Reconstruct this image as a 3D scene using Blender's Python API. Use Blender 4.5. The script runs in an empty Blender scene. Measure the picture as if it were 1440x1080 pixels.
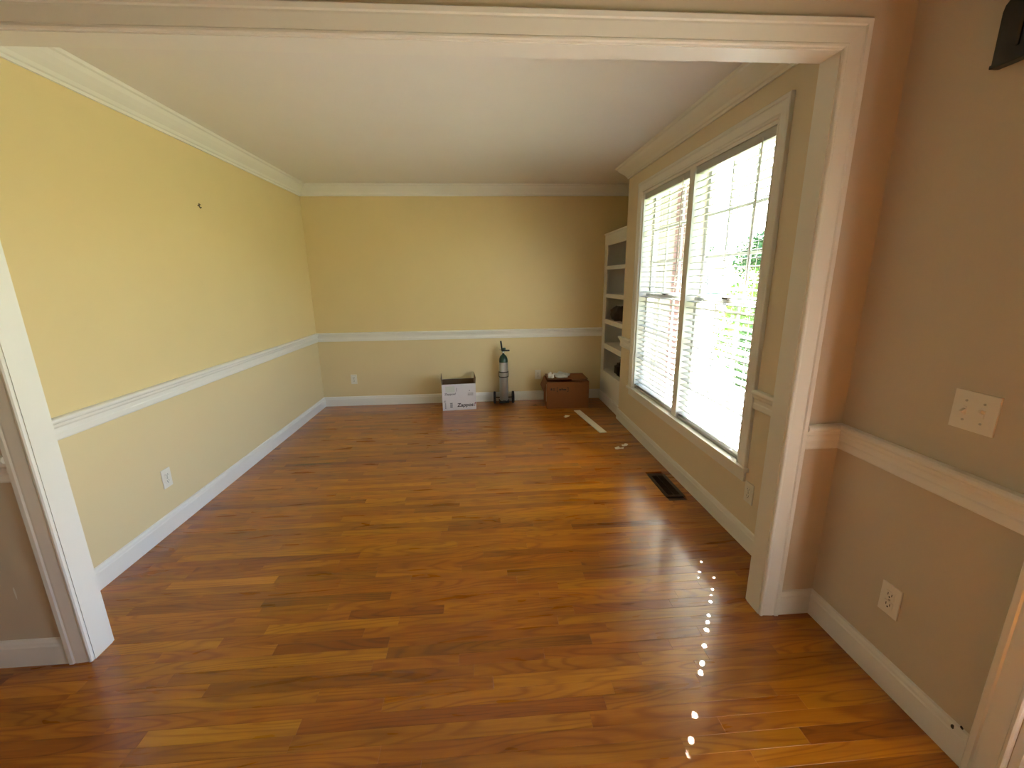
import bpy, bmesh, math, random
from mathutils import Vector, Matrix
random.seed(7)
scene = bpy.context.scene
C = scene.collection

# ------------------------------------------------------------------ camera
CAM_Z = 1.5
cam_d = bpy.data.cameras.new('camera'); cam = bpy.data.objects.new('camera', cam_d); C.objects.link(cam)
cam_d.sensor_width = 36.0; cam_d.lens = 596.12 * 36.0 / 1440.0; cam_d.clip_start = 0.02; cam_d.clip_end = 300
right = Vector((0.99735142, -0.07157344, -0.01293813))
down = Vector((-0.02957049, -0.23649684, -0.97118218))
fwd = Vector((0.06645102, 0.96899251, -0.23798692))
m = Matrix((right, -down, -fwd)).transposed().to_4x4(); m.translation = (0, 0, CAM_Z)
cam.matrix_world = m
scene.camera = cam

# ------------------------------------------------------------------ sky, sun, exposure
SUN = Vector((0.403, 0.613, 0.679)).normalized()          # towards the sun
world = bpy.data.worlds.new('world'); scene.world = world; world.use_nodes = True
wn = world.node_tree; wn.nodes.clear()
wo = wn.nodes.new('ShaderNodeOutputWorld'); wb = wn.nodes.new('ShaderNodeBackground'); sk = wn.nodes.new('ShaderNodeTexSky')
sk.sky_type = 'NISHITA'; sk.sun_disc = False
sk.sun_elevation = math.asin(SUN.z); sk.sun_rotation = math.atan2(SUN.x, SUN.y)
sk.air_density = 1.0; sk.dust_density = 1.6; sk.ozone_density = 1.0
wb.inputs['Strength'].default_value = 0.5
wn.links.new(sk.outputs[0], wb.inputs[0]); wn.links.new(wb.outputs[0], wo.inputs[0])
sun_d = bpy.data.lights.new('sun', 'SUN'); sun_d.energy = 46.0; sun_d.angle = math.radians(0.53); sun_d.color = (1.0, 0.96, 0.90)
sun = bpy.data.objects.new('sun', sun_d); C.objects.link(sun)
sun.rotation_euler = SUN.to_track_quat('Z', 'Y').to_euler(); sun.location = (8, 12, 14)
def portal(name, loc, sy, sz):
    d = bpy.data.lights.new(name, 'AREA'); d.shape = 'RECTANGLE'; d.size = sz; d.size_y = sy; d.cycles.is_portal = True
    o = bpy.data.objects.new(name, d); C.objects.link(o); o.location = loc; o.rotation_euler = (0, math.radians(90), 0)
portal('window_portal', (1.64, 3.075, 1.35), 1.8, 1.82)
portal('door_portal', (1.62, 0.12, 1.2), 1.35, 1.8)
vs = scene.view_settings
vs.view_transform = 'Standard'; vs.look = 'None'; vs.gamma = 1.0; vs.use_curve_mapping = False
vs.exposure = 2.1

# ------------------------------------------------------------------ materials
def lin(c):
    return tuple(((x/255.0)/12.92 if x/255.0 <= .04045 else ((x/255.0+.055)/1.055)**2.4) for x in c)
MATS = {}
def mat(name, rgb, rough=.5, metal=0.0, noise=0.0, nscale=20.0, bump=0.0, bscale=200.0, coat=0.0, spec=.5):
    m = bpy.data.materials.new(name); m.use_nodes = True; nt = m.node_tree; b = nt.nodes['Principled BSDF']
    b.inputs['Roughness'].default_value = rough; b.inputs['Metallic'].default_value = metal
    b.inputs['Coat Weight'].default_value = coat; b.inputs['Specular IOR Level'].default_value = spec
    col = lin(rgb)
    geo = nt.nodes.new('ShaderNodeNewGeometry')
    nz = nt.nodes.new('ShaderNodeTexNoise'); nz.inputs['Scale'].default_value = nscale; nz.inputs['Detail'].default_value = 4
    nt.links.new(geo.outputs['Position'], nz.inputs['Vector'])
    mx = nt.nodes.new('ShaderNodeMix'); mx.data_type = 'RGBA'
    mx.inputs['A'].default_value = (*[x*(1-noise) for x in col], 1); mx.inputs['B'].default_value = (*[min(1, x*(1+noise)) for x in col], 1)
    nt.links.new(nz.outputs['Fac'], mx.inputs['Factor']); nt.links.new(mx.outputs['Result'], b.inputs['Base Color'])
    if bump:
        n2 = nt.nodes.new('ShaderNodeTexNoise'); n2.inputs['Scale'].default_value = bscale; n2.inputs['Detail'].default_value = 3
        nt.links.new(geo.outputs['Position'], n2.inputs['Vector'])
        bp = nt.nodes.new('ShaderNodeBump'); bp.inputs['Strength'].default_value = bump; bp.inputs['Distance'].default_value = .002
        nt.links.new(n2.outputs['Fac'], bp.inputs['Height']); nt.links.new(bp.outputs['Normal'], b.inputs['Normal'])
    MATS[name] = m
    return m
def wall_mat(name, up, low):
    m = mat(name, up, .55, noise=.03, nscale=3, bump=.12, bscale=260)
    nt = m.node_tree; b = nt.nodes['Principled BSDF']; mx = [n for n in nt.nodes if n.type == 'MIX'][0]
    geo = [n for n in nt.nodes if n.type == 'NEW_GEOMETRY'][0]
    sp = nt.nodes.new('ShaderNodeSeparateXYZ'); nt.links.new(geo.outputs['Position'], sp.inputs[0])
    gt = nt.nodes.new('ShaderNodeMath'); gt.operation = 'LESS_THAN'; gt.inputs[1].default_value = .86; nt.links.new(sp.outputs['Z'], gt.inputs[0])
    m2 = nt.nodes.new('ShaderNodeMix'); m2.data_type = 'RGBA'; m2.inputs['B'].default_value = (*lin(low), 1)
    nt.links.new(gt.outputs[0], m2.inputs['Factor']); nt.links.new(mx.outputs['Result'], m2.inputs['A']); nt.links.new(m2.outputs['Result'], b.inputs['Base Color'])
    return m
wall_mat('yellow_paint', (232, 209, 156), (231, 211, 165))
wall_mat('glare_paled_paint', (232, 216, 188), (232, 216, 188))  # yellow wall paint made paler; veiling glare from the window put into the colour
wall_mat('beige_paint', (212, 197, 174), (212, 197, 174))
mat('trim_paint', (240, 237, 230), .35, noise=.02, nscale=6)
mat('ceiling_paint', (240, 236, 232), .8, noise=.02, nscale=4, bump=.1, bscale=180)
mat('shaded_vinyl', (186, 187, 182), .5)  # white vinyl darkened; shade on the backlit slats put into the colour
mat('shaded_sash_paint', (190, 192, 190), .4)  # white trim paint greyed; shade on the backlit sashes put into the colour
mat('cord', (225, 222, 212), .7)
mat('plastic_white', (240, 234, 222), .35)
mat('slot_dark', (40, 34, 30), .6)
mat('screw', (190, 185, 175), .3, metal=.9)
mat('vent_metal', (58, 42, 28), .4, metal=.6)
mat('vent_shade', (10, 8, 6), .9)
mat('box_white', (228, 222, 226), .6, noise=.03)
mat('box_inside', (120, 92, 66), .8, noise=.1)
mat('ink', (52, 30, 40), .6)
mat('ink_red', (150, 42, 66), .6)
mat('ink_grey', (120, 112, 122), .6)
mat('cardboard', (132, 80, 40), .8, noise=.08, nscale=30)
mat('marker', (46, 26, 20), .7)
mat('tape', (176, 124, 76), .3)
mat('aluminium', (206, 208, 206), .3, metal=.7, noise=.05, nscale=40)
mat('green_paint', (38, 66, 52), .3)
mat('black_plastic', (20, 20, 20), .4)
mat('rubber', (24, 16, 14), .7)
mat('chrome', (200, 200, 200), .15, metal=1)
mat('label_paper', (214, 216, 210), .6)
mat('paper', (238, 232, 220), .7)
mat('dark_cloth', (48, 32, 26), .8, noise=.4, nscale=60)
mat('dark_brown', (70, 44, 30), .6)
mat('chime_black', (16, 14, 14), .3)
mat('scuff', (120, 104, 90), .8)
mat('hinge_metal', (70, 62, 56), .35, metal=.9)
mat('brick_red', (88, 64, 64), .85, noise=.25, nscale=9, bump=.4, bscale=120)
mat('mortar', (140, 134, 128), .9)
mat('concrete', (206, 199, 187), .9, noise=.06, nscale=4)
mat('dimmed_porch_stone', (136, 136, 138), .9, noise=.08, nscale=5)  # kept grey to limit light bounced into the foyer
mat('grass', (92, 104, 60), .9, noise=.35, nscale=6)
mat('leaf', (84, 122, 44), .55, noise=.45, nscale=3)
mat('leaf_dark', (52, 88, 46), .55, noise=.45, nscale=3)
mat('bark', (92, 74, 58), .9, noise=.3, nscale=20)
mat('siding', (232, 230, 224), .7)
mat('putty', (112, 110, 104), .7)
mat('shingle', (96, 90, 88), .9, noise=.2, nscale=14)
mat('far_glass', (60, 70, 84), .1)
for n in ('leaf', 'leaf_dark'):
    MATS[n].node_tree.nodes['Principled BSDF'].inputs['Transmission Weight'].default_value = 0
def glass_mat(name, tint=(.96, .98, .97)):
    m = bpy.data.materials.new(name); m.use_nodes = True; nt = m.node_tree; nt.nodes.clear()
    o = nt.nodes.new('ShaderNodeOutputMaterial'); mx = nt.nodes.new('ShaderNodeMixShader'); lw = nt.nodes.new('ShaderNodeLayerWeight'); pw = nt.nodes.new('ShaderNodeMath'); pw.operation = 'POWER'; pw.inputs[1].default_value = 5; fr = nt.nodes.new('ShaderNodeMath'); fr.operation = 'MULTIPLY_ADD'; fr.inputs[1].default_value = .94; fr.inputs[2].default_value = .05; nt.links.new(lw.outputs['Facing'], pw.inputs[0]); nt.links.new(pw.outputs[0], fr.inputs[0])
    t = nt.nodes.new('ShaderNodeBsdfTransparent'); t.inputs[0].default_value = (*tint, 1); g = nt.nodes.new('ShaderNodeBsdfGlossy'); g.inputs['Roughness'].default_value = .02
    nt.links.new(fr.outputs[0], mx.inputs[0]); nt.links.new(t.outputs[0], mx.inputs[1]); nt.links.new(g.outputs[0], mx.inputs[2]); nt.links.new(mx.outputs[0], o.inputs[0])
    MATS[name] = m
glass_mat('glass')

def oak_mat():
    m = bpy.data.materials.new('oak_floor'); m.use_nodes = True; nt = m.node_tree; N = nt.nodes; L = nt.links; b = N['Principled BSDF']
    geo = N.new('ShaderNodeNewGeometry'); at = N.new('ShaderNodeAttribute'); at.attribute_name = 'plank'
    sp = N.new('ShaderNodeSeparateColor'); L.new(at.outputs['Color'], sp.inputs[0])
    off = N.new('ShaderNodeVectorMath'); off.operation = 'SCALE'; off.inputs[0].default_value = (37.0, 11.0, 23.0); L.new(sp.outputs[1], off.inputs['Scale'])
    add = N.new('ShaderNodeVectorMath'); add.operation = 'ADD'; L.new(geo.outputs['Position'], add.inputs[0]); L.new(off.outputs[0], add.inputs[1])
    def noise(scale, detail=3, rough=.55, dist=0.0):
        mp = N.new('ShaderNodeMapping'); mp.inputs['Scale'].default_value = scale; L.new(add.outputs[0], mp.inputs['Vector'])
        n = N.new('ShaderNodeTexNoise'); n.inputs['Scale'].default_value = 1; n.inputs['Detail'].default_value = detail; n.inputs['Roughness'].default_value = rough; n.inputs['Distortion'].default_value = dist
        L.new(mp.outputs[0], n.inputs['Vector']); return n
    broad = noise((2.2, 16, 1), 3, .5, .6)
    fine = noise((9, 260, 1), 3, .6)
    # cathedral growth rings: contour lines of a smooth stretched field
    fld = noise((1.3, 11, 1), 1, .4, .3)
    mu = N.new('ShaderNodeMath'); mu.operation = 'MULTIPLY'; mu.inputs[1].default_value = 70; L.new(fld.outputs['Fac'], mu.inputs[0])
    sn = N.new('ShaderNodeMath'); sn.operation = 'SINE'; L.new(mu.outputs[0], sn.inputs[0])
    ab = N.new('ShaderNodeMath'); ab.operation = 'MULTIPLY_ADD'; ab.inputs[1].default_value = .5; ab.inputs[2].default_value = .5; L.new(sn.outputs[0], ab.inputs[0])
    pw = N.new('ShaderNodeMath'); pw.operation = 'POWER'; pw.inputs[1].default_value = 4; L.new(ab.outputs[0], pw.inputs[0])
    def ma(op, a, bb, c=None):
        n = N.new('ShaderNodeMath'); n.operation = op
        for i, v in enumerate((a, bb, c)):
            if v is None: continue
            if isinstance(v, (int, float)): n.inputs[i].default_value = v
            else: L.new(v, n.inputs[i])
        return n.outputs[0]
    tone = ma('MULTIPLY_ADD', sp.outputs[0], .74, ma('MULTIPLY', broad.outputs['Fac'], .46))
    tone = ma('SUBTRACT', tone, ma('MULTIPLY', pw.outputs[0], .13))
    tone = ma('SUBTRACT', tone, ma('MULTIPLY', fine.outputs['Fac'], .17))
    cr = N.new('ShaderNodeValToRGB'); e = cr.color_ramp.elements
    e[0].position = .05; e[0].color = (*lin((80, 32, 2)), 1); e[1].position = .95; e[1].color = (*lin((222, 152, 46)), 1)
    for p, c in ((.3, (128, 62, 6)), (.5, (158, 84, 10)), (.7, (192, 114, 20))):
        x = cr.color_ramp.elements.new(p); x.color = (*lin(c), 1)
    L.new(tone, cr.inputs[0])
    hs = N.new('ShaderNodeHueSaturation'); L.new(cr.outputs[0], hs.inputs['Color'])
    L.new(ma('MULTIPLY_ADD', sp.outputs[2], .010, .500), hs.inputs['Hue'])
    L.new(hs.outputs[0], b.inputs['Base Color'])
    L.new(ma('MULTIPLY_ADD', broad.outputs['Fac'], .10, .24), b.inputs['Roughness'])
    b.inputs['Specular IOR Level'].default_value = .35; b.inputs['Coat Weight'].default_value = .7; b.inputs['Coat Roughness'].default_value = .15
    bp = N.new('ShaderNodeBump'); bp.inputs['Strength'].default_value = .10; bp.inputs['Distance'].default_value = .001
    L.new(fine.outputs['Fac'], bp.inputs['Height']); L.new(bp.outputs[0], b.inputs['Normal'])
    MATS['oak_floor'] = m
oak_mat()

# ------------------------------------------------------------------ builders
def link(name, bm, material, parent=None, smooth=False):
    me = bpy.data.meshes.new(name); bmesh.ops.recalc_face_normals(bm, faces=bm.faces); bm.to_mesh(me); bm.free()
    return link_mesh(name, me, material, parent, smooth)
def link_mesh(name, me, material, parent=None, smooth=False):
    if material and not me.materials: me.materials.append(MATS[material])
    if smooth:
        for p in me.polygons: p.use_smooth = True
    o = bpy.data.objects.new(name, me); C.objects.link(o)
    if parent: o.parent = parent
    return o
def tag(o, label=None, cat=None, group=None, kind=None):
    if label: o['label'] = label
    if cat: o['category'] = cat
    if group: o['group'] = group
    if kind: o['kind'] = kind
    return o
def empty(name, loc, rz=0.0):
    o = bpy.data.objects.new(name, None); C.objects.link(o); o.location = loc; o.rotation_euler = (0, 0, rz); o.empty_display_size = .05
    return o
def struct(o, label, cat): return tag(o, label, cat, kind='structure')
def bx(bm, x0, x1, y0, y1, z0, z1, M=None):
    vs_ = [bm.verts.new(v) for v in ((x0,y0,z0),(x1,y0,z0),(x1,y1,z0),(x0,y1,z0),(x0,y0,z1),(x1,y0,z1),(x1,y1,z1),(x0,y1,z1))]
    for f in ((0,3,2,1),(4,5,6,7),(0,1,5,4),(1,2,6,5),(2,3,7,6),(3,0,4,7)): bm.faces.new([vs_[i] for i in f])
    if M: 
        for v in vs_: v.co = M @ v.co
    return vs_
def box(name, ext, material, parent=None, bevel=0.0, M=None):
    bm = bmesh.new(); bx(bm, *ext, M=M)
    if bevel: bmesh.ops.bevel(bm, geom=bm.edges[:], offset=bevel, segments=2, affect='EDGES', profile=.7)
    return link(name, bm, material, parent)
def boxes(name, exts, material, parent=None):
    bm = bmesh.new()
    for e in exts: bx(bm, *e)
    return link(name, bm, material, parent)
def prism(bm, prof, P, s0, s1, m0=0.0, m1=0.0):
    """moulding: profile points (w, t); P(s, w, t) maps to space; ends mitred by m*w"""
    a = [bm.verts.new(P(s0 + m0*w, w, t)) for w, t in prof]; b = [bm.verts.new(P(s1 + m1*w, w, t)) for w, t in prof]
    n = len(prof)
    for i in range(n): bm.faces.new((a[i], a[(i+1) % n], b[(i+1) % n], b[i]))
    bm.faces.new(a[::-1]); bm.faces.new(b)
def lathe(bm, prof, seg=32, M=None):
    rings = []
    for r, z in prof:
        if r < 1e-6: rings.append([bm.verts.new((0, 0, z))])
        else: rings.append([bm.verts.new((r*math.cos(2*math.pi*i/seg), r*math.sin(2*math.pi*i/seg), z)) for i in range(seg)])
    for A, B in zip(rings, rings[1:]):
        for i in range(seg):
            j = (i+1) % seg
            if len(A) == 1 and len(B) == 1: continue
            if len(A) == 1: bm.faces.new((A[0], B[i], B[j]))
            elif len(B) == 1: bm.faces.new((A[i], A[j], B[0]))
            else: bm.faces.new((A[i], A[j], B[j], B[i]))
    if M:
        for r in rings:
            for v in r: v.co = M @ v.co
def tube(bm, pts, r, seg=8):
    pts = [Vector(p) for p in pts]; rings = []
    for i, p in enumerate(pts):
        d = (pts[min(i+1, len(pts)-1)] - pts[max(i-1, 0)]).normalized()
        a = d.cross(Vector((0, 0, 1)) if abs(d.z) < .9 else Vector((1, 0, 0))).normalized(); b = d.cross(a)
        rings.append([bm.verts.new(p + a*r*math.cos(2*math.pi*k/seg) + b*r*math.sin(2*math.pi*k/seg)) for k in range(seg)])
    for A, B in zip(rings, rings[1:]):
        for k in range(seg): bm.faces.new((A[k], A[(k+1) % seg], B[(k+1) % seg], B[k]))
    bm.faces.new(rings[0][::-1]); bm.faces.new(rings[-1])

# ------------------------------------------------------------------ room dimensions
XL, XR, YB, ZC = -1.983, 1.466, 5.232, 2.55
YO, YO2 = 1.536, 1.6565            # faces of the opening's casing
YW0, YW1 = 1.555, 1.638            # faces of the opening's wall
JL, JR, ZH = -1.635, 1.2207, 2.229
FXL, FY0, FZC = -2.9, -2.6, 5.0     # foyer; unseen upper height added to dim the header
WY0, WY1, WZ0, WZ1 = 2.19, 3.965, .455, 2.245     # window opening
YS, XA = 4.367, 1.83               # alcove
DY0, DY1, DZ = -.15, .818, 2.06    # front door opening

FW = (-.52, -.26, .30, 2.04)       # unseen sidelight added to bring daylight into the foyer
# ------------------------------------------------------------------ walls, ceiling
struct(box('wall_left', (XL-.12, XL, YW1, YB+.12, 0, ZC), 'yellow_paint'), 'pale yellow left wall with white chair rail', 'wall')
struct(box('wall_back', (XL, XA+.12, YB, YB+.12, 0, ZC), 'yellow_paint'), 'yellow back wall behind the boxes', 'wall')
struct(boxes('wall_right', [(XR, XR+.14, YW1, WY0, 0, ZC), (XR, XR+.14, WY1, YS, 0, ZC), (XR, XR+.14, WY0, WY1, 0, WZ0), (XR, XR+.14, WY0, WY1, WZ1, ZC),
        (XR+.14, XA+.12, YS-.1, YS, 0, ZC)], 'glare_paled_paint'), 'yellow wall around the double window, its colour paled for glare', 'wall')
struct(box('wall_alcove', (XA, XA+.12, YS, YB, 0, ZC), 'yellow_paint'), 'shaded wall of the alcove behind the bookcase', 'wall')
struct(boxes('wall_front', [(FXL, JL-.02, YW0, YW1, 0, FZC), (JR+.02, XR, YW0, YW1, 0, FZC), (JL-.02, JR+.02, YW0, YW1, ZH+.02, FZC)], 'beige_paint'), 'beige wall pierced by the wide cased opening', 'wall')
struct(boxes('wall_foyer_right', [(XR, XR+.14, DY1-.02, YW1, 0, FZC), (XR, XR+.14, FY0, FW[0], 0, FZC), (XR, XR+.14, FW[1], DY0, 0, FZC), (XR, XR+.14, FW[0], FW[1], 0, FW[2]), (XR, XR+.14, FW[0], FW[1], FW[3], FZC), (XR, XR+.14, DY0, DY1-.02, DZ, FZC)], 'beige_paint'), 'beige foyer wall with light switch and outlet', 'wall')
struct(box('wall_foyer_left', (FXL-.12, FXL, FY0, YW1, 0, FZC), 'beige_paint'), 'beige left wall of the foyer', 'wall')
struct(box('wall_foyer_back', (FXL-.12, XR+.14, FY0-.12, FY0, 0, FZC), 'beige_paint'), 'beige wall at the back of the foyer', 'wall')
struct(box('ceiling_foyer', (FXL-.12, XR+.14, FY0-.12, YW1, FZC, FZC+.12), 'ceiling_paint'), 'foyer ceiling, raised out of view to dim the header', 'ceiling')
struct(box('ceiling', (XL-.12, XA+.12, YW1, YB+.12, ZC, ZC+.12), 'ceiling_paint'), 'flat off-white ceiling', 'ceiling')

# ------------------------------------------------------------------ floor: a slab and its oak strips
floor = struct(box('floor', (FXL-.12, XA+.12, FY0-.12, YB+.12, -.12, -.012), 'dark_brown'), 'glossy oak strip floor with mixed golden and brown boards', 'floor')
PW = .0563
def project(p):
    q = Vector(p) - Vector((0, 0, CAM_Z)); z = q.dot(fwd)
    if z < .05: return None
    return (720 + 596.12*q.dot(right)/z, 540 + 596.12*q.dot(down)/z)
def pix_area(x0, x1, y0, y1):
    pts = [project((x, y, 0)) for x, y in ((x0,y0),(x1,y0),(x1,y1),(x0,y1))]
    if any(p is None for p in pts): return 0
    pts = [(min(max(a, 0), 1440), min(max(b, 0), 1080)) for a, b in pts]
    return abs(sum(pts[i][0]*pts[(i+1) % 4][1] - pts[(i+1) % 4][0]*pts[i][1] for i in range(4)))/2
planks = []; row = 0; y = FY0
VENT = (1.262, 1.392, 2.63, 2.975)
while y < YB:
    y1 = min(y + PW, YB); xs, xe = (FXL, XR) if y1 < YW1 else (XL, XR if y1 < YS else XA)
    x = xs - random.uniform(0, .7)
    while x < xe:
        ln = random.choice((.32, .45, .6, .75, .9, 1.1))*random.uniform(.85, 1.15); a, b = max(x, xs), min(x + ln, xe)
        if xe - b < .12: b = xe; ln = b - x + .01
        if b - a > .01:
            t = random.gauss(.57, .085)
            if random.random() < .09: t -= .17
            planks.append((a, b, y, y1, (min(max(t, .05), .95), random.random(), random.random())))
        x += ln
    y = y1; row += 1
def cut_vent(pl):
    out = []
    for a, b, c, d, t in pl:
        if d > VENT[2] and c < VENT[3] and b > VENT[0] and a < VENT[1]:
            if a < VENT[0]-.01: out.append((a, VENT[0], c, d, t))
            if b > VENT[1]+.01: out.append((VENT[1], b, c, d, t))
        else: out.append((a, b, c, d, t))
    return out
planks = cut_vent(planks)
planks.sort(key=lambda p: -pix_area(*p[:4]))
G = .00012
def plank_bm(bm, p):
    x0, x1, y0, y1, t = p; x0 += G; x1 -= G; y0 += G; y1 -= G; e = .0005; zt = random.uniform(-.0002, 0)
    lo = [bm.verts.new(v) for v in ((x0,y0,-.012),(x1,y0,-.012),(x1,y1,-.012),(x0,y1,-.012))]
    mi = [bm.verts.new(v) for v in ((x0,y0,zt-e*.6),(x1,y0,zt-e*.6),(x1,y1,zt-e*.6),(x0,y1,zt-e*.6))]
    hi = [bm.verts.new(v) for v in ((x0+e,y0+e,zt),(x1-e,y0+e,zt),(x1-e,y1-e,zt),(x0+e,y1-e,zt))]
    for i in range(4):
        j = (i+1) % 4; bm.faces.new((lo[i], lo[j], mi[j], mi[i])); bm.faces.new((mi[i], mi[j], hi[j], hi[i]))
    bm.faces.new(hi)
def plank_obj(name, pl, kind=None):
    bm = bmesh.new(); lay = bm.verts.layers.float_color.new('plank')
    for p in pl:
        n = len(bm.verts); plank_bm(bm, p); bm.verts.ensure_lookup_table()
        for v in bm.verts[n:]: v[lay] = (*p[4], 1)
    o = link(name, bm, 'oak_floor', floor)
    if kind: o['kind'] = kind
for p in planks[:300]: plank_obj('plank', [p])
plank_obj('plank_field', planks[300:], 'stuff')

# ------------------------------------------------------------------ mouldings
BASE = [(0,0),(.016,0),(.016,.088),(.013,.094),(.012,.104),(.008,.115),(0,.118)]
RAIL = [(0,.806),(.011,.806),(.014,.812),(.014,.836),(.011,.842),(.012,.862),(.019,.872),(.021,.884),(.030,.891),(.032,.898),(.030,.906),(.024,.911),(0,.912)]
CROWN = [(0,2.436),(.012,2.436),(.014,2.450),(.022,2.455),(.032,2.470),(.056,2.490),(.080,2.512),(.094,2.531),(.106,2.536),(.114,2.549),(0,2.549)]
def along(axis, at, sign):
    """runs along axis; wall face at `at`, projecting in direction sign"""
    if axis == 'y': return lambda s, w, t: (at + sign*w, s, t)
    return lambda s, w, t: (s, at + sign*w, t)
def mould(name, label, cat, prof, runs):
    bm = bmesh.new()
    for axis, at, sign, s0, s1, m0, m1 in runs: prism(bm, prof, along(axis, at, sign), s0, s1, m0, m1)
    return struct(link(name, bm, 'trim_paint'), label, cat)
XB = 1.498   # front of the bookcase
mould('baseboard_left', 'white baseboard along the yellow left wall', 'baseboard', BASE, [('y', XL, 1, YW1, YB, 0, -1)])
mould('baseboard_back', 'white baseboard along the back wall', 'baseboard', BASE, [('x', YB, -1, XL, XB, 1, 0)])
mould('baseboard_right', 'white baseboard under the window', 'baseboard', BASE, [('y', XR, -1, YW1, YS, 0, 1), ('x', YS, 1, XR, XB+.01, -1, 0)])
mould('baseboard_front_left', 'white baseboard on the grey beige wall beside the left casing', 'baseboard', BASE, [('x', YW0, -1, FXL, JL-.09, 0, 0)])
mould('baseboard_front_right', 'short white baseboard between right casing and foyer corner', 'baseboard', BASE, [('x', YW0, -1, JR+.082, XR, 0, -1)])
mould('baseboard_foyer_right', 'white baseboard under the light switch', 'baseboard', BASE, [('y', XR, -1, DY1+.085, YW0, 0, -1)])
mould('trim_1', 'white chair rail along the yellow left wall', 'chair rail', RAIL, [('y', XL, 1, YW1, YB, 0, -1)])
mould('trim_2', 'white chair rail across the back wall', 'chair rail', RAIL, [('x', YB, -1, XL, XB, 1, 0)])
mould('trim_3', 'short white chair rail between window and opening', 'chair rail', RAIL, [('y', XR, -1, YW1, WY0-.082, 0, 0)])
mould('trim_4', 'short white chair rail between window and bookcase alcove', 'chair rail', RAIL, [('y', XR, -1, WY1+.082, YS, 0, 1), ('x', YS, 1, XR, XB+.01, -1, 0)])
mould('trim_5', 'short white chair rail ending against the right casing', 'chair rail', RAIL, [('x', YW0, -1, JR+.083, XR, 0, -1)])
mould('trim_6', 'white chair rail below the light switch', 'chair rail', RAIL, [('y', XR, -1, DY1+.085, YW0, 0, -1)])
mould('trim_7', 'white chair rail at the left edge of the picture', 'chair rail', RAIL, [('x', YW0, -1, FXL, JL-.083, 0, 0)])
mould('trim_8', 'white crown moulding above the yellow left wall', 'crown moulding', CROWN, [('y', XL, 1, YW1, YB, 0, -1)])
mould('trim_9', 'white crown moulding above the back wall', 'crown moulding', CROWN, [('x', YB, -1, XL, XA, 1, 0)])
mould('trim_10', 'white crown moulding above the double window', 'crown moulding', CROWN, [('y', XR, -1, YW1, YS, 0, 1), ('x', YS, 1, XR, XA, -1, 0)])

# cased opening: jamb boards and casings
CAS = [(0,0),(0,.012),(.004,.016),(.010,.016),(.014,.013),(.055,.017),(.062,.016),(.066,.021),(.080,.022),(.084,.018),(.084,0)]
def casing_set(bm, P, a0, a1, top, z0=0.0):
    """P(a, z, t): a along the wall, z up, t out of the wall"""
    prism(bm, CAS, lambda s, w, t: P(a0 - w, s, t), z0, top, 0, 1)
    prism(bm, CAS, lambda s, w, t: P(a1 + w, s, t), z0, top, 0, 1)
    prism(bm, CAS, lambda s, w, t: P(s, top + w, t), a0, a1, -1, 1)
struct(boxes('trim_11', [(JL-.02, JL, YW0-.0005, YW1+.0005, 0, ZH+.02), (JR, JR+.02, YW0-.0005, YW1+.0005, 0, ZH+.02), (JL, JR, YW0-.0005, YW1+.0005, ZH, ZH+.02)], 'trim_paint'), 'white painted jamb lining the wide opening', 'jamb')
bm = bmesh.new(); casing_set(bm, lambda a, z, t: (a, YW0-t, z), JL-.003, JR+.003, ZH+.003)
struct(link('trim_12', bm, 'trim_paint'), 'white casing framing the wide opening on the near side', 'casing')
bm = bmesh.new(); casing_set(bm, lambda a, z, t: (a, YW1+t, z), JL-.003, JR+.003, ZH+.003)
struct(link('trim_13', bm, 'trim_paint'), 'white casing of the wide opening facing the yellow room', 'casing')
# window casing with stool and apron
bm = bmesh.new(); casing_set(bm, lambda a, z, t: (XR-t, a, z), WY0, WY1, WZ1, WZ0-.02)
struct(link('trim_14', bm, 'trim_paint'), 'white casing around the double window', 'casing')
bm = bmesh.new(); bx(bm, XR+.0002, XR+.069, WY0+.0005, WY1-.0005, WZ0-.02, WZ0+.002); bx(bm, XR-.034, XR+.0002, WY0-.10, WY1+.10, WZ0-.02, WZ0+.002); bx(bm, XR-.014, XR, WY0-.08, WY1+.08, WZ0-.085, WZ0-.02)
struct(link('trim_15', bm, 'trim_paint'), 'white window stool and apron below the blinds', 'window sill')
# front door casing
bm = bmesh.new(); casing_set(bm, lambda a, z, t: (XR-t, a, z), DY0, DY1, DZ)
struct(link('trim_16', bm, 'trim_paint'), 'white door casing at the lower right edge', 'casing')

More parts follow.
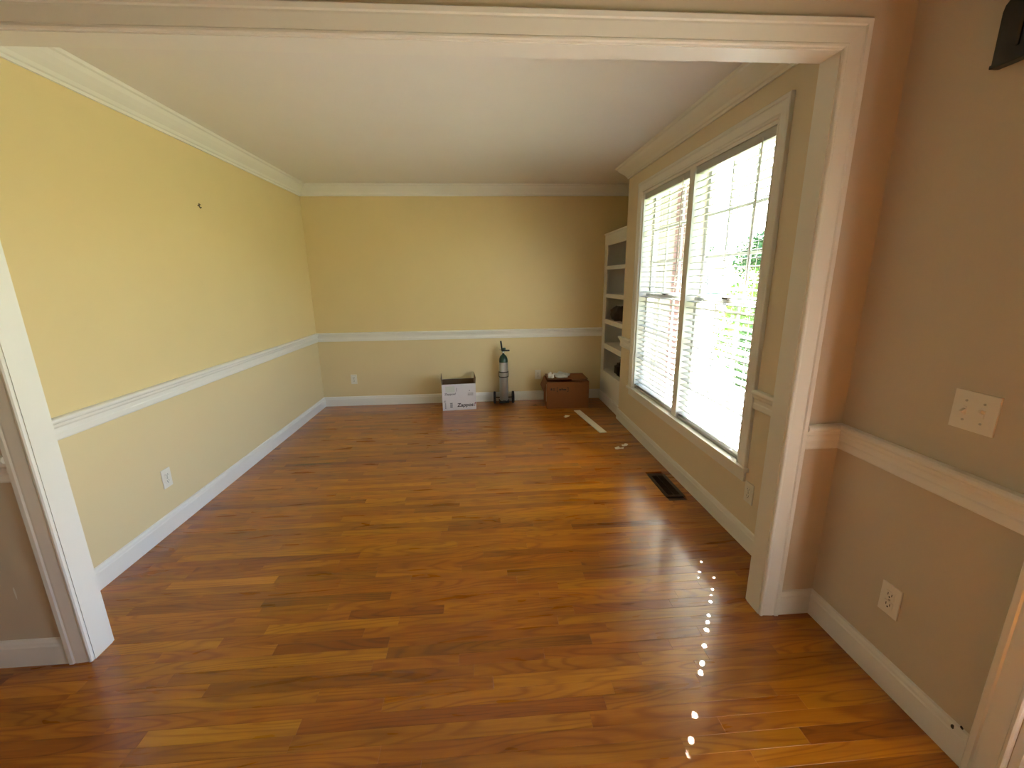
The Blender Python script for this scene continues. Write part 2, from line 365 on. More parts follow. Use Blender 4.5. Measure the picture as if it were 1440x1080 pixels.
# ------------------------------------------------------------------ windows
WM0, WM1 = 3.02, 3.095             # central mullion
struct(boxes('window_frame', [(XR, XR+.135, WM0, WM1, WZ0, WZ1), (XR+.002, XR+.15, WY0, WY0+.02, WZ0, WZ1), (XR+.002, XR+.15, WY1-.02, WY1, WZ0, WZ1), (XR+.002, XR+.15, WY0+.02, WM0, WZ1-.02, WZ1), (XR+.002, XR+.15, WM1, WY1-.02, WZ1-.02, WZ1), (XR+.069, XR+.18, WY0+.02, WM0, WZ0-.03, WZ0+.0195), (XR+.069, XR+.18, WM1, WY1-.02, WZ0-.03, WZ0+.0195)], 'trim_paint'), 'white frame and mullion of the double window', 'window frame')
def sash(win, y0, y1, z0, z1, x, lock):
    st, T = .036, .026
    s = boxes('sash', [(x, x+T, y0, y0+st, z0, z1), (x, x+T, y1-st, y1, z0, z1), (x, x+T, y0+st, y1-st, z0, z0+st), (x, x+T, y0+st, y1-st, z1-st, z1)], 'shaded_sash_paint', win)
    a0, a1, b0, b1 = y0+st, y1-st, z0+st, z1-st; mu = .009
    bm = bmesh.new()
    for i in (1, 2):
        c = a0 + (a1-a0)*i/3; bx(bm, x+.006, x+T-.006, c-mu, c+mu, b0, b1)
        c = b0 + (b1-b0)*i/3; bx(bm, x+.007, x+T-.007, a0, a1, c-mu, c+mu)
    link('muntin', bm, 'shaded_sash_paint', s)
    for i in range(3):
        for j in range(3):
            bm = bmesh.new(); ya, yb = a0+(a1-a0)*i/3+mu, a0+(a1-a0)*(i+1)/3-mu; za, zb = b0+(b1-b0)*j/3+mu, b0+(b1-b0)*(j+1)/3-mu
            vv = [bm.verts.new(v) for v in ((x+T/2, ya, za), (x+T/2, yb, za), (x+T/2, yb, zb), (x+T/2, ya, zb))]; bm.faces.new(vv)
            link('pane', bm, 'glass', s)
    if lock:
        c = (y0+y1)/2; bm = bmesh.new(); bx(bm, x-.012, x+.014, c-.03, c+.03, z1, z1+.012); bx(bm, x-.022, x+.0, c-.006, c+.034, z1+.012, z1+.022)
        link('sash_lock', bm, 'hinge_metal', s)
ZM = 1.345
for n, (y0, y1) in ((1, (WM1, WY1-.02)), (2, (WY0+.02, WM0))):
    w = empty('window_%d' % n, (0, 0, 0))
    struct(w, 'white double-hung window %s' % ('nearer the bookcase' if n == 1 else 'nearer the opening'), 'window')
    sash(w, y0, y1, WZ0+.02, ZM+.02, XR+.070, True); sash(w, y0, y1, ZM-.02, WZ1-.02, XR+.098, False)

fw = struct(boxes('window_3', [(XR+.05, XR+.09, FW[0], FW[0]+.05, FW[2], FW[3]), (XR+.05, XR+.09, FW[1]-.05, FW[1], FW[2], FW[3]), (XR+.05, XR+.09, FW[0]+.05, FW[1]-.05, FW[2], FW[2]+.05), (XR+.05, XR+.09, FW[0]+.05, FW[1]-.05, FW[3]-.05, FW[3])], 'trim_paint'), 'unseen sidelight added beside the front door to light the foyer', 'window')
bm = bmesh.new(); bm.faces.new([bm.verts.new((XR+.07, yy, zz)) for yy, zz in ((FW[0]+.05, FW[2]+.05), (FW[1]-.05, FW[2]+.05), (FW[1]-.05, FW[3]-.05), (FW[0]+.05, FW[3]-.05))]); link('pane', bm, 'glass', fw)

# ------------------------------------------------------------------ blinds
SL_W, SL_T, SL_SP, TILT = .050, .0030, .0440, math.radians(8)
def slat_mesh(y0, y1, holes, name):
    """2-inch slat with cord slots; the room-side edge is the lower one; built around the slat's centre line at x = 0"""
    bm = bmesh.new(); xs = [-.025, -.0125, -.0075, 0, .0075, .0125, .025]; ys = [y0]
    for h in holes: ys += [h-.0035, h+.0035]
    ys.append(y1)
    def V(x, y, top):
        z = .0008*(1-(x/.025)**2) + (SL_T if top else 0); c, s = math.cos(TILT), math.sin(TILT)
        return bm.verts.new((x*c - z*s, y, x*s + z*c))
    T = [[V(x, yy, True) for yy in ys] for x in xs]; B = [[V(x, yy, False) for yy in ys] for x in xs]
    def hole(i, j): return 2 <= i <= 3 and j % 2 == 1
    nx, ny = len(xs)-1, len(ys)-1
    for i in range(nx):
        for j in range(ny):
            if hole(i, j): continue
            bm.faces.new((T[i][j], T[i+1][j], T[i+1][j+1], T[i][j+1])); bm.faces.new((B[i][j], B[i][j+1], B[i+1][j+1], B[i+1][j]))
            for (di, dj, e) in ((-1,0,((i,j),(i,j+1))),(1,0,((i+1,j),(i+1,j+1))),(0,-1,((i,j),(i+1,j))),(0,1,((i,j+1),(i+1,j+1)))):
                a, b = i+di, j+dj
                if a < 0 or b < 0 or a >= nx or b >= ny or hole(a, b):
                    (p, q), (r, s) = e; bm.faces.new((T[p][q], T[r][s], B[r][s], B[p][q]))
    me = bpy.data.meshes.new(name); bmesh.ops.recalc_face_normals(bm, faces=bm.faces); bm.to_mesh(me); bm.free(); me.materials.append(MATS['shaded_vinyl']); return me
BX = XR + .036
def blind(y0, y1, ladders, holes, label):
    b = empty('window_blind', (BX, (y0+y1)/2, WZ0)); tag(b, label, 'blind', 'white horizontal blinds in the double window')
    inv = Matrix.Translation((-BX, -(y0+y1)/2, -WZ0)); W = lambda o: setattr(o, 'matrix_parent_inverse', inv)
    W(box('headrail', (BX-.028, BX+.028, y0, y1, WZ1-.068, WZ1-.021), 'shaded_vinyl', b, .003))
    me = slat_mesh(y0+.003, y1-.003, holes, 'slat'); plain = slat_mesh(y0+.003, y1-.003, [], 'slat_plain'); extra = slat_mesh(y0+.003, y1-.003, sorted(holes + [y0+.25]) if holes else [], 'slat_extra')
    z = WZ0 + .045; n = 0
    while z < WZ1 - .085:
        o = link_mesh('slat', (extra if .52 < z < .76 else me) if random.random() < .8 else plain, None, b); o.location = (BX, 0, z); W(o)
        z += SL_SP; n += 1
    W(box('bottom_rail', (BX-.026, BX+.026, y0+.003, y1-.003, WZ0+.006, WZ0+.024), 'shaded_vinyl', b, .004))
    for l in ladders:
        bm = bmesh.new()
        for dx in (-.0275, .0275): tube(bm, [(BX+dx, l+.010, WZ0+.02), (BX+dx, l+.010, WZ1-.06)], .0009, 5)
        W(link('ladder_cord', bm, 'cord', b))
    bm = bmesh.new(); tube(bm, [(BX-.034, y0+.10, WZ1-.05), (BX-.038, y0+.10, WZ1-.80)], .0035, 6)
    W(link('tilt_wand', bm, 'cord', b))
blind(WM1+.004, WY1-.024, [WM1+.13, (WM1+WY1)/2, WY1-.15], [], 'white slatted blind in the window nearer the bookcase')
blind(WY0+.024, WM0-.004, [WY0+.146, WM0-.17], [WY0+.146], 'white slatted blind in the window nearer the opening')

# ------------------------------------------------------------------ front door (only its edge shows)
door = struct(boxes('door_1', [(XR+.05, XR+.09, DY0+.01, DY1-.03, .01, .40), (XR+.05, XR+.09, DY0+.01, DY0+.14, .40, DZ-.02), (XR+.05, XR+.09, DY1-.16, DY1-.03, .40, DZ-.02), (XR+.05, XR+.09, DY0+.14, DY1-.16, DZ-.17, DZ-.02)], 'trim_paint'), 'white front door at the right edge', 'door')
bm = bmesh.new(); bm.faces.new([bm.verts.new(v) for v in ((XR+.07, DY0+.14, .40), (XR+.07, DY1-.16, .40), (XR+.07, DY1-.16, DZ-.17), (XR+.07, DY0+.14, DZ-.17))]); link('pane', bm, 'glass', door)
struct(boxes('trim_17', [(XR-.001, XR+.139, DY1-.022, DY1-.002, 0, DZ), (XR-.001, XR+.139, DY0+.001, DY0+.01, 0, DZ), (XR-.001, XR+.139, DY0, DY1-.002, DZ-.018, DZ-.001)], 'trim_paint'), 'white jamb of the front door', 'jamb')
bm = bmesh.new(); tube(bm, [(XR+.040, DY1-.028, .19), (XR+.040, DY1-.028, .285)], .011, 10); link('hinge', bm, 'hinge_metal', door)

# ------------------------------------------------------------------ built-in bookcase
SH = [(1.607, 1.647), (1.283, 1.328), (.975, 1.025), (.670, .731)]
bc = empty('bookcase', (XB, (YS+YB)/2, 0)); tag(bc, 'white built-in bookcase in the alcove beside the window', 'bookcase')
inv = Matrix.Translation((-XB, -(YS+YB)/2, 0))
def bpart(name, exts, material='trim_paint', parent=bc):
    o = boxes(name, exts, material, parent)
    if parent is bc: o.matrix_parent_inverse = inv
    return o
BY0, BY1, BD = YS+.003, YB-.003, XA-.004
bpart('body', [(XB+.02, BD, BY0, BY0+.02, .02, 1.98), (XB+.02, BD, BY1-.02, BY1, .02, 1.98), (XB+.02, BD, BY0+.02, BY1-.02, 1.96, 1.98), (BD-.012, BD, BY0+.02, BY1-.02, .02, 1.96), (XB+.02, BD-.012, BY0+.02, BY1-.02, .37, .39)])
bpart('face_frame', [(XB, XB+.02, BY0, BY0+.09, .01, 2.0), (XB, XB+.02, BY1-.115, BY1, .01, 2.0), (XB, XB+.02, BY0+.09, BY1-.115, 1.88, 2.0), (XB, XB+.02, BY0+.09, BY1-.115, .01, .392)])
for a, b in SH: bpart('shelf', [(XB+.001, BD-.012, BY0+.09, BY1-.115, a, b), (XB+.021, BD-.012, BY0+.02, BY1-.02, a+.008, b-.008)])
bpart('top', [(XB-.012, BD, BY0, BY1, 2.0, 2.018)])
bpart('plinth', [(XB-.016, XB, BY0+.02, BY1-.02, .001, .115)])

def lump(name, loc, size, material, label, cat, seed, zmin=None, group=None, rough=.35):
    rnd = random.Random(seed); bm = bmesh.new(); bmesh.ops.create_icosphere(bm, subdivisions=3, radius=1)
    ph = [(rnd.uniform(2, 5), rnd.uniform(0, 6), Vector((rnd.gauss(0,1), rnd.gauss(0,1), rnd.gauss(0,1))).normalized()) for _ in range(7)]
    for v in bm.verts:
        d = v.co.copy(); k = 1 + rough*sum(math.sin(f*d.dot(n)*2 + p) for f, p, n in ph)/4
        v.co = Vector((d.x*size[0]*k, d.y*size[1]*k, d.z*size[2]*k))
    mn = min(v.co.z for v in bm.verts); cut = mn*.55
    for v in bm.verts: v.co.z = max(v.co.z, cut) - cut
    o = link(name, bm, material, None, True); o.location = loc
    return tag(o, label, cat, group)
lump('dark_bundle', (1.60, 4.86, SH[2][1]+.001), (.075, .20, .095), 'dark_cloth', 'dark crumpled bundle on the middle bookcase shelf', 'bundle', 3)
o = empty('small_bag', (1.60, 4.72, .392)); tag(o, 'small dark brown bag in the lowest bookcase opening', 'bag')
bm = bmesh.new(); bx(bm, -.06, .06, -.11, .11, 0, .15); bmesh.ops.bevel(bm, geom=bm.edges[:], offset=.03, segments=3, affect='EDGES'); link('body', bm, 'dark_cloth', o, True)
bm = bmesh.new(); tube(bm, [(0, -.06, .14), (0, -.05, .19), (0, 0, .205), (0, .05, .19), (0, .06, .14)], .008, 8); link('handle', bm, 'dark_brown', o, True)

# ------------------------------------------------------------------ white shipping box with print
def text_mesh(s, size):
    cu = bpy.data.curves.new('t', 'FONT'); cu.body = s; cu.size = size; cu.extrude = .0004; cu.offset = size*.022
    ob = bpy.data.objects.new('t', cu); C.objects.link(ob); bpy.context.view_layer.update()
    me = bpy.data.meshes.new_from_object(ob.evaluated_get(bpy.context.evaluated_depsgraph_get()))
    bpy.data.objects.remove(ob); bpy.data.curves.remove(cu); return me
def put_text(s, size, material, parent, x, z, y, sx=1.0, shear=0.0, rot=0.0, name='lettering'):
    me = text_mesh(s, size); me.transform(Matrix.Rotation(rot, 4, 'Z') @ Matrix(((sx, shear, 0, 0), (0, 1, 0, 0), (0, 0, 1, 0), (0, 0, 0, 1))))
    me.materials.clear(); o = link_mesh(name, me, material, parent); o.location = (x, y, z); o.rotation_euler = (math.radians(90), 0, 0); return o
def carton(root, w, d, h, t, outer, inner):
    """open box: local x 0..w, y 0..d, z 0..h"""
    for n, e in (('front_panel', (0, w, 0, t, 0, h)), ('back_panel', (0, w, d-t, d, 0, h)), ('side_panel', (0, t, t, d-t, 0, h)), ('side_panel', (w-t, w, t, d-t, 0, h)), ('bottom_panel', (t, w-t, t, d-t, 0, t))):
        box(n, e, outer, root)
    boxes('lining', [(t, w-t, t, t+.0015, t, h-.001), (t, w-t, d-t-.0015, d-t, t, h-.001), (t, t+.0015, t+.0015, d-t-.0015, t, h-.001), (w-t-.0015, w-t, t+.0015, d-t-.0015, t, h-.001)], inner, root)
def flap(root, hinge, axis, length, width, ang, t, material, name='flap'):
    """flap hinged at `hinge`, running along local axis, opened by ang from straight up"""
    bm = bmesh.new()
    if axis == 'y': M = Matrix.Translation(hinge) @ Matrix.Rotation(ang, 4, 'Y'); bx(bm, -t/2, t/2, 0, length, 0, width, M=M)
    else: M = Matrix.Translation(hinge) @ Matrix.Rotation(ang, 4, 'X'); bx(bm, 0, length, -t/2, t/2, 0, width, M=M)
    return link(name, bm, material, root)
wbx = empty('shipping_box', (-.493, 4.864, 0.001), math.radians(4.5)); tag(wbx, 'open white printed shipping box on the floor against the back wall', 'box')
BW, BD_, BH = .397, .30, .318
carton(wbx, BW, BD_, BH, .004, 'box_white', 'box_inside')
flap(wbx, (.002, .004, BH), 'y', .292, .075, math.radians(-5), .004, 'box_inside'); flap(wbx, (BW-.002, .004, BH), 'y', .292, .075, math.radians(4), .004, 'box_inside')
flap(wbx, (.006, .006, BH-.001), 'x', BW-.012, .10, math.radians(-115), .004, 'box_inside')
put_text('Zappos', .060, 'ink', wbx, .172, .042, -.0006, 1.06, .12)
put_text('!', .064, 'ink_red', wbx, .368, .044, -.0006, 1.1, .22)
put_text('Zappos', .034, 'ink_grey', wbx, .028, .190, -.0006, 1.2, .1); put_text('!', .034, 'ink_grey', wbx, .152, .192, -.0006, 1.1, .1)
bars = lambda n, x, z, w, h, gap: [(x, x+w, -.0008, .0002, z+i*gap, z+i*gap+h) for i in range(n)]
for e in (bars(4, .088, .034, .030, .010, .016) + bars(3, .300, .176, .066, .005, .012) + bars(5, .028, .026, .013, .008, .014) + bars(1, .018, .108, .022, .004, 1) + bars(1, .018, .118, .022, .004, 1) + [(.016,.038,-.0008,.0002,.106,.109), (.170, .175, -.0008, .0002, .230, .275), (.315, .330, -.0008, .0002, .228, .232), (.320, .324, -.0008, .0002, .232, .245)]): box('print_mark', e, 'ink_grey', wbx)
box('shipping_label', (.040, .150, -.0009, .0002, .222, .296), 'label_paper', wbx)

# ------------------------------------------------------------------ cardboard box and what spills from it
cb = empty('cardboard_box', (.742, 4.81, 0.001), math.radians(-2.5)); tag(cb, 'brown cardboard box with open flaps in the back corner', 'box')
CW, CD, CH = .50, .37, .325
carton(cb, CW, CD, CH, .005, 'cardboard', 'cardboard')
flap(cb, (.0025, .006, CH), 'y', CD-.012, .12, math.radians(-158), .004, 'cardboard')
flap(cb, (CW-.0025, .006, CH+.002), 'y', CD-.012, .20, math.radians(-85), .004, 'cardboard')
flap(cb, (.012, CD-.003, CH+.022), 'x', CW-.024, .345, math.radians(89), .004, 'cardboard')
for e in [(.118, .124, -.0007, .0002, .205, .262), (.118, .134, -.0007, .0002, .205, .211), (.118, .134, -.0007, .0002, .256, .262), (.250, .256, -.0007, .0002, .205, .262), (.240, .256, -.0007, .0002, .205, .211), (.240, .256, -.0007, .0002, .256, .262),
    (.146, .168, -.0007, .0002, .222, .243), (.172, .190, -.0007, .0002, .226, .247), (.194, .230, -.0007, .0002, .224, .240), (.045, .062, -.0007, .0002, .225, .250), (.070, .098, -.0007, .0002, .224, .232), (.070, .098, -.0007, .0002, .240, .248)]: box('marker_stroke', e, 'marker', cb)
box('packing_tape', (-.0008, .0002, .02, .07, .08, CH-.004), 'tape', cb)
lump('plastic_wrap', (.935, 4.935, CH+.033), (.10, .09, .030), 'label_paper', 'crumpled pale plastic wrap spilling from the cardboard box', 'plastic wrap', 11, rough=.6)
lump('tissue_paper', (.80, 4.90, CH+.033), (.034, .032, .036), 'paper', 'small wad of white tissue on top of the cardboard box', 'tissue', 17, rough=.6)

# ------------------------------------------------------------------ oxygen cylinder on a wheeled cart
CX, CY = .247, 5.085
cyl = empty('gas_cylinder', (CX, CY, .045)); tag(cyl, 'slim silver gas cylinder with dark green shoulder and black valve key', 'gas cylinder')
bm = bmesh.new(); lathe(bm, [(0, 0), (.045, 0), (.053, .008), (.053, .49)], 36); link('tank', bm, 'aluminium', cyl, True)
bm = bmesh.new(); lathe(bm, [(.0535, .485), (.0535, .505), (.050, .53), (.040, .555), (.026, .572), (.018, .580), (0, .580)], 36); link('shoulder', bm, 'green_paint', cyl, True)
bm = bmesh.new()
for i in range(10):
    a = -math.pi/2 + (i-8)*.09; r = .0536
    v = [bm.verts.new((r*math.cos(a), r*math.sin(a), z)) for z in (.375, .47)]
    if i: bm.faces.new((pv[0], v[0], v[1], pv[1]))
    pv = v
link('paper_label', bm, 'label_paper', cyl)
bm = bmesh.new(); lathe(bm, [(0, .578), (.014, .578), (.014, .615), (.010, .620), (0, .620)], 20); link('valve_post', bm, 'chrome', cyl, True)
bm = bmesh.new(); bx(bm, -.022, .078, -.016, .016, .618, .636); bmesh.ops.bevel(bm, geom=bm.edges[:], offset=.004, segments=2, affect='EDGES')
reg = link('regulator', bm, 'black_plastic', cyl)
bm = bmesh.new(); lathe(bm, [(0, 0), (.017, 0), (.019, .004), (.019, .020), (.012, .026), (0, .026)], 20, Matrix.Translation((.012, 0, .636))); link('dial', bm, 'green_paint', reg, True)
bm = bmesh.new(); tube(bm, [(-.045, 0, .640), (-.020, 0, .632)], .004, 8); link('outlet_nipple', bm, 'chrome', reg, True)
bm = bmesh.new(); tube(bm, [(-.014, 0, .634), (-.021, 0, .690), (-.027, 0, .745)], .0105, 10); link('valve_key', bm, 'black_plastic', cyl, True)
cart = empty('cylinder_cart', (CX, CY, 0)); tag(cart, 'small black two-wheeled cart carrying the silver gas cylinder', 'cart')
box('base_plate', (-.062, .062, -.062, .075, .030, .044), 'black_plastic', cart, .004)
for s in (-1, 1):
    bm = bmesh.new(); M = Matrix.Translation((s*.115, .035, .076)) @ Matrix.Rotation(math.radians(90), 4, 'Y')
    lathe(bm, [(.030, -.010), (.070, -.014), (.076, -.009), (.076, .009), (.070, .014), (.030, .010)], 28, M); wh = link('wheel', bm, 'rubber', cart, True)
    bm = bmesh.new(); lathe(bm, [(0, -.013), (.031, -.011), (.031, .011), (0, .013)], 20, M); link('hub', bm, 'black_plastic', wh, True)
bm = bmesh.new(); tube(bm, [(-.112, .035, .076), (.112, .035, .076)], .006, 8); link('axle', bm, 'hinge_metal', cart, True)
bm = bmesh.new(); tube(bm, [(-.035, .068, .04), (-.035, .068, .40)], .007, 8); tube(bm, [(.035, .068, .04), (.035, .068, .40)], .007, 8); link('back_frame', bm, 'hinge_metal', cart, True)
bm = bmesh.new()
for z in (.352, .412): lathe(bm, [(.0545, z-.005), (.059, z-.005), (.059, z+.005), (.0545, z+.005), (.0545, z-.005)], 36)
bx(bm, -.060, -.055, -.012, .012, .352, .412); bx(bm, .055, .060, -.012, .012, .352, .412); bx(bm, -.042, .042, .052, .075, .345, .420)
link('clamp_band', bm, 'black_plastic', cart)
bm = bmesh.new(); tube(bm, [(-.012, -.058, .03), (-.012, -.064, .060), (.012, -.064, .060), (.012, -.058, .03)], .004, 6); link('foot_loop', bm, 'hinge_metal', cart, True)

# ------------------------------------------------------------------ strip and scraps on the floor
strip = empty('trim_strip', (1.045, 4.690, .001)); tag(strip, 'long flat white strip lying on the floor before the cardboard box', 'strip')
bm = bmesh.new(); a = Vector((1.145, 3.935, 0)) - Vector((1.045, 4.690, 0)); ang = math.atan2(a.y, a.x); bx(bm, 0, a.length, 0, .074, 0, .006, M=Matrix.Rotation(ang, 4, 'Z')); link('board', bm, 'paper', strip)
bm = bmesh.new(); bx(bm, 0, a.length, .004, .012, .006, .0085, M=Matrix.Rotation(ang, 4, 'Z')); link('bead', bm, 'paper', strip)
def scrap(x, y, r, seed, label):
    rnd = random.Random(seed); bm = bmesh.new(); n = 9; top = []; bot = []
    for i in range(n):
        t = 2*math.pi*i/n; q = r*rnd.uniform(.6, 1.2); z = rnd.uniform(0, .014)
        bot.append(bm.verts.new((q*math.cos(t)*1.3, q*math.sin(t), z))); top.append(bm.verts.new((q*math.cos(t)*1.3, q*math.sin(t), z+.0015)))
    cb_ = bm.verts.new((0, 0, .006)); ct = bm.verts.new((0, 0, .0085))
    for i in range(n):
        j = (i+1) % n; bm.faces.new((top[i], top[j], ct)); bm.faces.new((bot[j], bot[i], cb_)); bm.faces.new((bot[i], bot[j], top[j], top[i]))
    o = link('paper_scrap', bm, 'paper'); o.location = (x, y, .0005); tag(o, label, 'scrap', 'white scraps on the floor')
scrap(.925, 4.485, .034, 1, 'white scrap on the floor in front of the cardboard box')
scrap(1.205, 3.52, .030, 2, 'larger white scrap on the floor near the window wall baseboard')
scrap(1.285, 3.585, .022, 5, 'smaller white scrap on the floor, closest to the window wall baseboard')

# ------------------------------------------------------------------ floor register
vent = empty('floor_vent', ((VENT[0]+VENT[1])/2, (VENT[2]+VENT[3])/2, 0)); tag(vent, 'dark brown metal floor register beside the window wall', 'vent')
hx, hy = (VENT[1]-VENT[0])/2, (VENT[3]-VENT[2])/2
box('duct_shade', (-hx+.001, hx-.001, -hy+.001, hy-.001, -.0115, -.0105), 'vent_shade', vent)  # flat black sheet painting in the shade below the louvers
boxes('frame', [(-hx-.004, -hx+.020, -hy-.004, hy+.004, .0002, .004), (hx-.020, hx+.004, -hy-.004, hy+.004, .0002, .004), (-hx+.02, hx-.02, -hy-.004, -hy+.02, .0002, .004), (-hx+.02, hx-.02, hy-.02, hy+.004, .0002, .004)], 'vent_metal', vent)
me = None; n = 22
for i in range(n):
    yy = -hy + .02 + (2*hy-.04)*(i+.5)/n
    if me is None: o = box('louver', (-hx+.02, hx-.02, -.0022, .0022, -.006, .003), 'vent_metal', vent); me = o.data
    else: o = link_mesh('louver', me, None, vent)
    o.location = (0, yy, 0)
box('divider', (-.003, .003, -hy+.02, hy-.02, .0005, .0036), 'vent_metal', vent)

# ------------------------------------------------------------------ outlets, switch, nail, chime
def wall_matrix(face, a, z):
    """local x along the wall, y up, z out of the wall"""
    if face == 'left': return Matrix(((0,0,1,XL),(1,0,0,a),(0,1,0,z),(0,0,0,1)))
    if face == 'back': return Matrix(((1,0,0,a),(0,0,-1,YB),(0,1,0,z),(0,0,0,1)))
    return Matrix(((0,0,-1,XR),(-1,0,0,a),(0,1,0,z),(0,0,0,1)))
def outlet(face, a, z, label):
    o = empty('wall_outlet', (0, 0, 0)); o.matrix_world = wall_matrix(face, a, z); tag(o, label, 'outlet', 'white wall outlets')
    box('cover_plate', (-.037, .037, -.060, .060, .0002, .006), 'plastic_white', o, .003)
    for s in (-1, 1):
        r = box('receptacle', (-.017, .017, s*.020-.0145, s*.020+.0145, .005, .0085), 'plastic_white', o, .002)
        boxes('slot', [(-.0085, -.006, s*.020-.002, s*.020+.008, .008, .0088), (.006, .0085, s*.020-.002, s*.020+.008, .008, .0088), (-.0028, .0028, s*.020-.010, s*.020-.005, .008, .0088)], 'slot_dark', r)
    bm = bmesh.new(); lathe(bm, [(0, .0055), (.004, .0055), (.004, .0075), (0, .0078)], 12); link('screw', bm, 'screw', o)
    return o
outlet('left', 2.565, .335, 'white outlet low on the yellow left wall')
outlet('back', -1.597, .335, 'white outlet on the back wall near the left corner')
outlet('back', .690, .330, 'white outlet on the back wall beside the cardboard box')
outlet('right', 2.062, .325, 'white outlet under the window near the opening')
outlet('right', 1.220, .343, 'white outlet on the beige foyer wall under the chair rail')
sw = empty('light_switch', (0, 0, 0)); sw.matrix_world = wall_matrix('right', 1.111, 1.098); tag(sw, 'white double light switch on the beige foyer wall', 'switch')
box('cover_plate', (-.060, .060, -.060, .060, .0002, .006), 'plastic_white', sw, .003)
for s in (-1, 1):
    t = box('toggle', (s*.024-.005, s*.024+.005, -.012, .012, .005, .008), 'plastic_white', sw)
    box('lever', (-.004, .004, -.004, .004, 0, .016), 'plastic_white', t, .001, Matrix.Translation((s*.024, .003, .006)) @ Matrix.Rotation(math.radians(-35*s), 4, 'X'))
    for q in (-1, 1):
        bm = bmesh.new(); lathe(bm, [(0, .0055), (.0035, .0055), (.0035, .0075), (0, .0078)], 12, Matrix.Translation((s*.024, q*.030, 0))); link('screw', bm, 'screw', sw)
nail = empty('wall_nail', (XL, 3.366, 2.042)); tag(nail, 'small dark nail high on the yellow left wall', 'nail')
bm = bmesh.new(); tube(bm, [(.0002, 0, 0), (.020, 0, .006)], .003, 8); link('shank', bm, 'slot_dark', nail)
bm = bmesh.new(); tube(bm, [(.012, 0, .014), (.010, 0, -.004), (.016, 0, -.018), (.024, 0, -.012)], .0035, 8); link('hook', bm, 'slot_dark', nail)
ch = empty('door_chime', (0, 0, 0)); ch.matrix_world = wall_matrix('right', 1.262, 2.060); tag(ch, 'black wall-mounted chime box at the upper right edge', 'door chime')
bm = bmesh.new(); prof = [(0, 0), (.24, 0), (.24, .13)] + [(.24-.03+.03*math.cos(t), .13+.03*math.sin(t)) for t in (.5, 1.0, 1.57)] + [(.03-.03*math.cos(t), .13+.03*math.sin(t)) for t in (1.57, 1.0, .5)] + [(0, .13)]
prism(bm, prof, lambda s, w, t: (w, t, s), .0005, .026); link('case', bm, 'chime_black', ch)
box('base_lip', (-.002, .242, -.006, .004, .0005, .030), 'chime_black', ch, .003)
boxes('grille', [(.05+.02*i, .058+.02*i, .03, .125, .026, .029) for i in range(8)], 'hinge_metal', ch)

# small marks on the paintwork
def mark(name, face, a, z, w, h, label):
    o = empty(name, (0, 0, 0)); o.matrix_world = face
    bm = bmesh.new(); bmesh.ops.create_circle(bm, cap_ends=True, radius=1, segments=10)
    for v in bm.verts: v.co = (v.co.x*w*random.uniform(.7, 1.2), v.co.y*h*random.uniform(.7, 1.2), .0006)
    link('chip', bm, 'slot_dark' if 'chip' in name else 'plastic_white', o); tag(o, label, 'mark'); return o
mark('paint_chip', wall_matrix('right', .945, .108) @ Matrix.Translation((0, 0, .0165)), 0, 0, .006, .008, 'dark chip on the baseboard beside the door casing')

mark('paint_chip', wall_matrix('right', .926, .128) @ Matrix.Translation((0, 0, .0125)), 0, 0, .005, .006, 'smaller dark chip on top of the baseboard by the door casing')
mark('wall_scratch', Matrix(((1,0,0,-1.855),(0,0,-1,YW0),(0,1,0,.337),(0,0,0,1))), 0, 0, .004, .03, 'pale scratch on the wall left of the casing')
# ------------------------------------------------------------------ outside
GZ = -.35
struct(boxes('ground_lawn', [(XA+.13, 90, -60, 120, GZ-.2, GZ), (-60, XA+.13, -60, FY0-.13, GZ-.2, GZ), (XR+.142, XA+.13, FY0-.13, YS-.1, GZ-.2, GZ)], 'grass'), 'green lawn outside the window', 'lawn')
bm = bmesh.new(); vv = [(1.7, 1.0), (4.2, 4.6), (21.8, 37.4), (19.6, 37.6), (4.9, 10.0), (2.35, 5.6), (1.7, 5.0)]
a = [bm.verts.new((x, y, GZ)) for x, y in vv]; b = [bm.verts.new((x, y, GZ+.03)) for x, y in vv]
for i in range(len(vv)): bm.faces.new((a[i], a[(i+1) % len(vv)], b[(i+1) % len(vv)], b[i]))
bm.faces.new(b); struct(link('concrete_walk', bm, 'concrete'), 'sunlit pale concrete walk outside the window', 'walk')
struct(box('added_porch_slab', (XR+.145, 3.6, -1.8, 1.3, GZ-.05, GZ+.25), 'dimmed_porch_stone'), 'added grey porch slab outside the front door, out of view', 'porch')  # unseen slab, added; its grey cuts the bounce into the foyer
struct(box('added_porch_roof', (XR+.145, 2.9, -2.0, 1.32, 2.50, 2.62), 'siding'), 'added porch roof, out of view, blocking sun at the front door', 'porch roof')  # out of view, added to keep direct sun out of the foyer
struct(box('roof_eave', (XR+.145, XR+.745, 1.33, 6.0, 2.66, 2.80), 'siding'), 'white boxed eave above the window outside', 'eave')
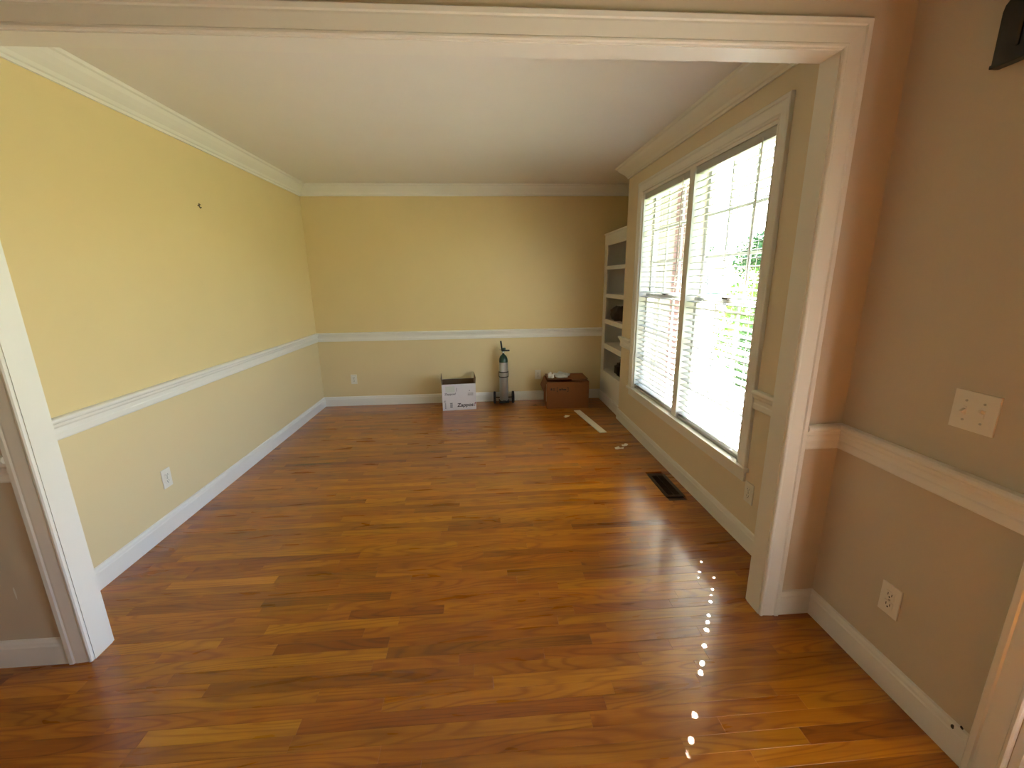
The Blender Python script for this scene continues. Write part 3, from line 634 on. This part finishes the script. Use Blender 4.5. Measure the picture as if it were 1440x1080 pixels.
# brick return of the house
wing = struct(box('exterior_wall', (XR+.142, 2.115, YS-.11, YS-.102+.05, GZ, 2.655), 'mortar'), 'brick return wall seen through the window', 'brick wall')
bw, bh, g = .205, .062, .010; me = None; r = 0; z = GZ + .01
while z < 2.6:
    x = 1.905 - (.107 if r % 2 else 0)
    while x < 2.115:
        x0, x1 = max(x, 1.905), min(x + bw, 2.115)
        if x1 - x0 > .02:
            if me is None: o = box('brick', (0, 1, -.012, .002, 0, bh), 'brick_red', wing); me = o.data
            else: o = link_mesh('brick', me, None, wing)
            o.location = (x0, YS-.11, z); o.scale = (x1-x0, 1, 1)
        x += bw + g
    z += bh + g; r += 1
box('corner_board', (XR+.16, 1.898, YS-.14, YS-.11, GZ, 2.65), 'putty', wing)
def leafy(bm, c, rad, n, size, rnd):
    for _ in range(n):
        while True:
            d = Vector((rnd.uniform(-1,1), rnd.uniform(-1,1), rnd.uniform(-1,1)))
            if .35 < d.length < 1: break
        p = Vector(c) + Vector((d.x*rad[0], d.y*rad[1], d.z*rad[2])); u = Vector((rnd.gauss(0,1), rnd.gauss(0,1), rnd.gauss(0,1))).normalized()
        w = u.cross(Vector((rnd.gauss(0,1), rnd.gauss(0,1), rnd.gauss(0,1)))).normalized(); s = size*rnd.uniform(.6, 1.3)
        bm.faces.new([bm.verts.new(q) for q in (p-u*s, p+w*s*.45, p+u*s, p-w*s*.45)])
def tree(name, x, y, h, r, material, label, seed, leaf=.14, n=2600):
    rnd = random.Random(seed); t = empty(name, (x, y, GZ)); tag(t, label, 'tree', 'trees beyond the window')
    bm = bmesh.new(); tube(bm, [(0, 0, 0), (.05, .02, h*.3), (-.05, .05, h*.6), (0, 0, h*.85)], .12, 8); link('trunk', bm, 'bark', t)
    bm = bmesh.new()
    for k in range(7):
        c = (rnd.uniform(-.5,.5)*r, rnd.uniform(-.5,.5)*r, h*(.55+.06*k)); q = r*rnd.uniform(.5, .75); leafy(bm, c, (q, q, q*.8), n//7, leaf, rnd)
    link('crown', bm, material, t)
def shrub(x, y, r, h, material, label, seed):
    rnd = random.Random(seed); t = empty('shrub', (x, y, GZ)); tag(t, label, 'shrub', 'shrubs outside the window')
    bm = bmesh.new(); tube(bm, [(0, 0, 0), (.02, 0, h*.6)], .03, 6); link('stem', bm, 'bark', t)
    bm = bmesh.new(); leafy(bm, (0, 0, h*.55), (r, r, h*.55), 1500, .06, rnd); link('foliage', bm, material, t)
tree('tree', 26.5, 40.0, 5.6, 2.6, 'leaf_dark', 'dark leafy tree right of the walk seen through the near window', 21, .2)
tree('tree', 21.0, 46.0, 4.6, 2.0, 'leaf', 'light green tree behind the walk seen through the window', 22, .2)
tree('tree', 38.0, 52.0, 7.0, 3.4, 'leaf_dark', 'distant dark tree on the horizon outside', 23, .25)
tree('tree', 34.0, 68.0, 6.5, 3.2, 'leaf_dark', 'far tree behind the pale house', 24, .25)
shrub(5.1, 7.6, .75, 1.45, 'leaf', 'sunny green shrub beside the walk', 31)
shrub(4.4, 6.3, .55, 1.05, 'leaf_dark', 'dark shrub closest to the window', 32)
shrub(6.6, 9.6, .9, 1.9, 'leaf', 'tall yellow green shrub further from the window', 33)
shrub(7.9, 11.6, .9, 1.7, 'leaf_dark', 'dark shrub behind the yellow green one', 34)
hs = empty('neighbour_house', (27.0, 55.0, GZ), math.radians(-25)); tag(hs, 'pale neighbouring house with grey roof across the lawn', 'house')
box('wall', (-4, 4, -3, 3, 0, 3.0), 'siding', hs)
bm = bmesh.new(); prism(bm, [(-3.4, 2.95), (3.4, 2.95), (0, 5.0)], lambda s, w, t: (s, w, t), -4.3, 4.3); link('roof', bm, 'shingle', hs)
for xx in (-2.2, 1.2):
    w_ = box('window', (xx, xx+1.0, -3.04, -3.0, .9, 2.2), 'siding', hs); box('pane', (xx+.08, xx+.92, -3.05, -3.035, .98, 2.12), 'far_glass', w_)
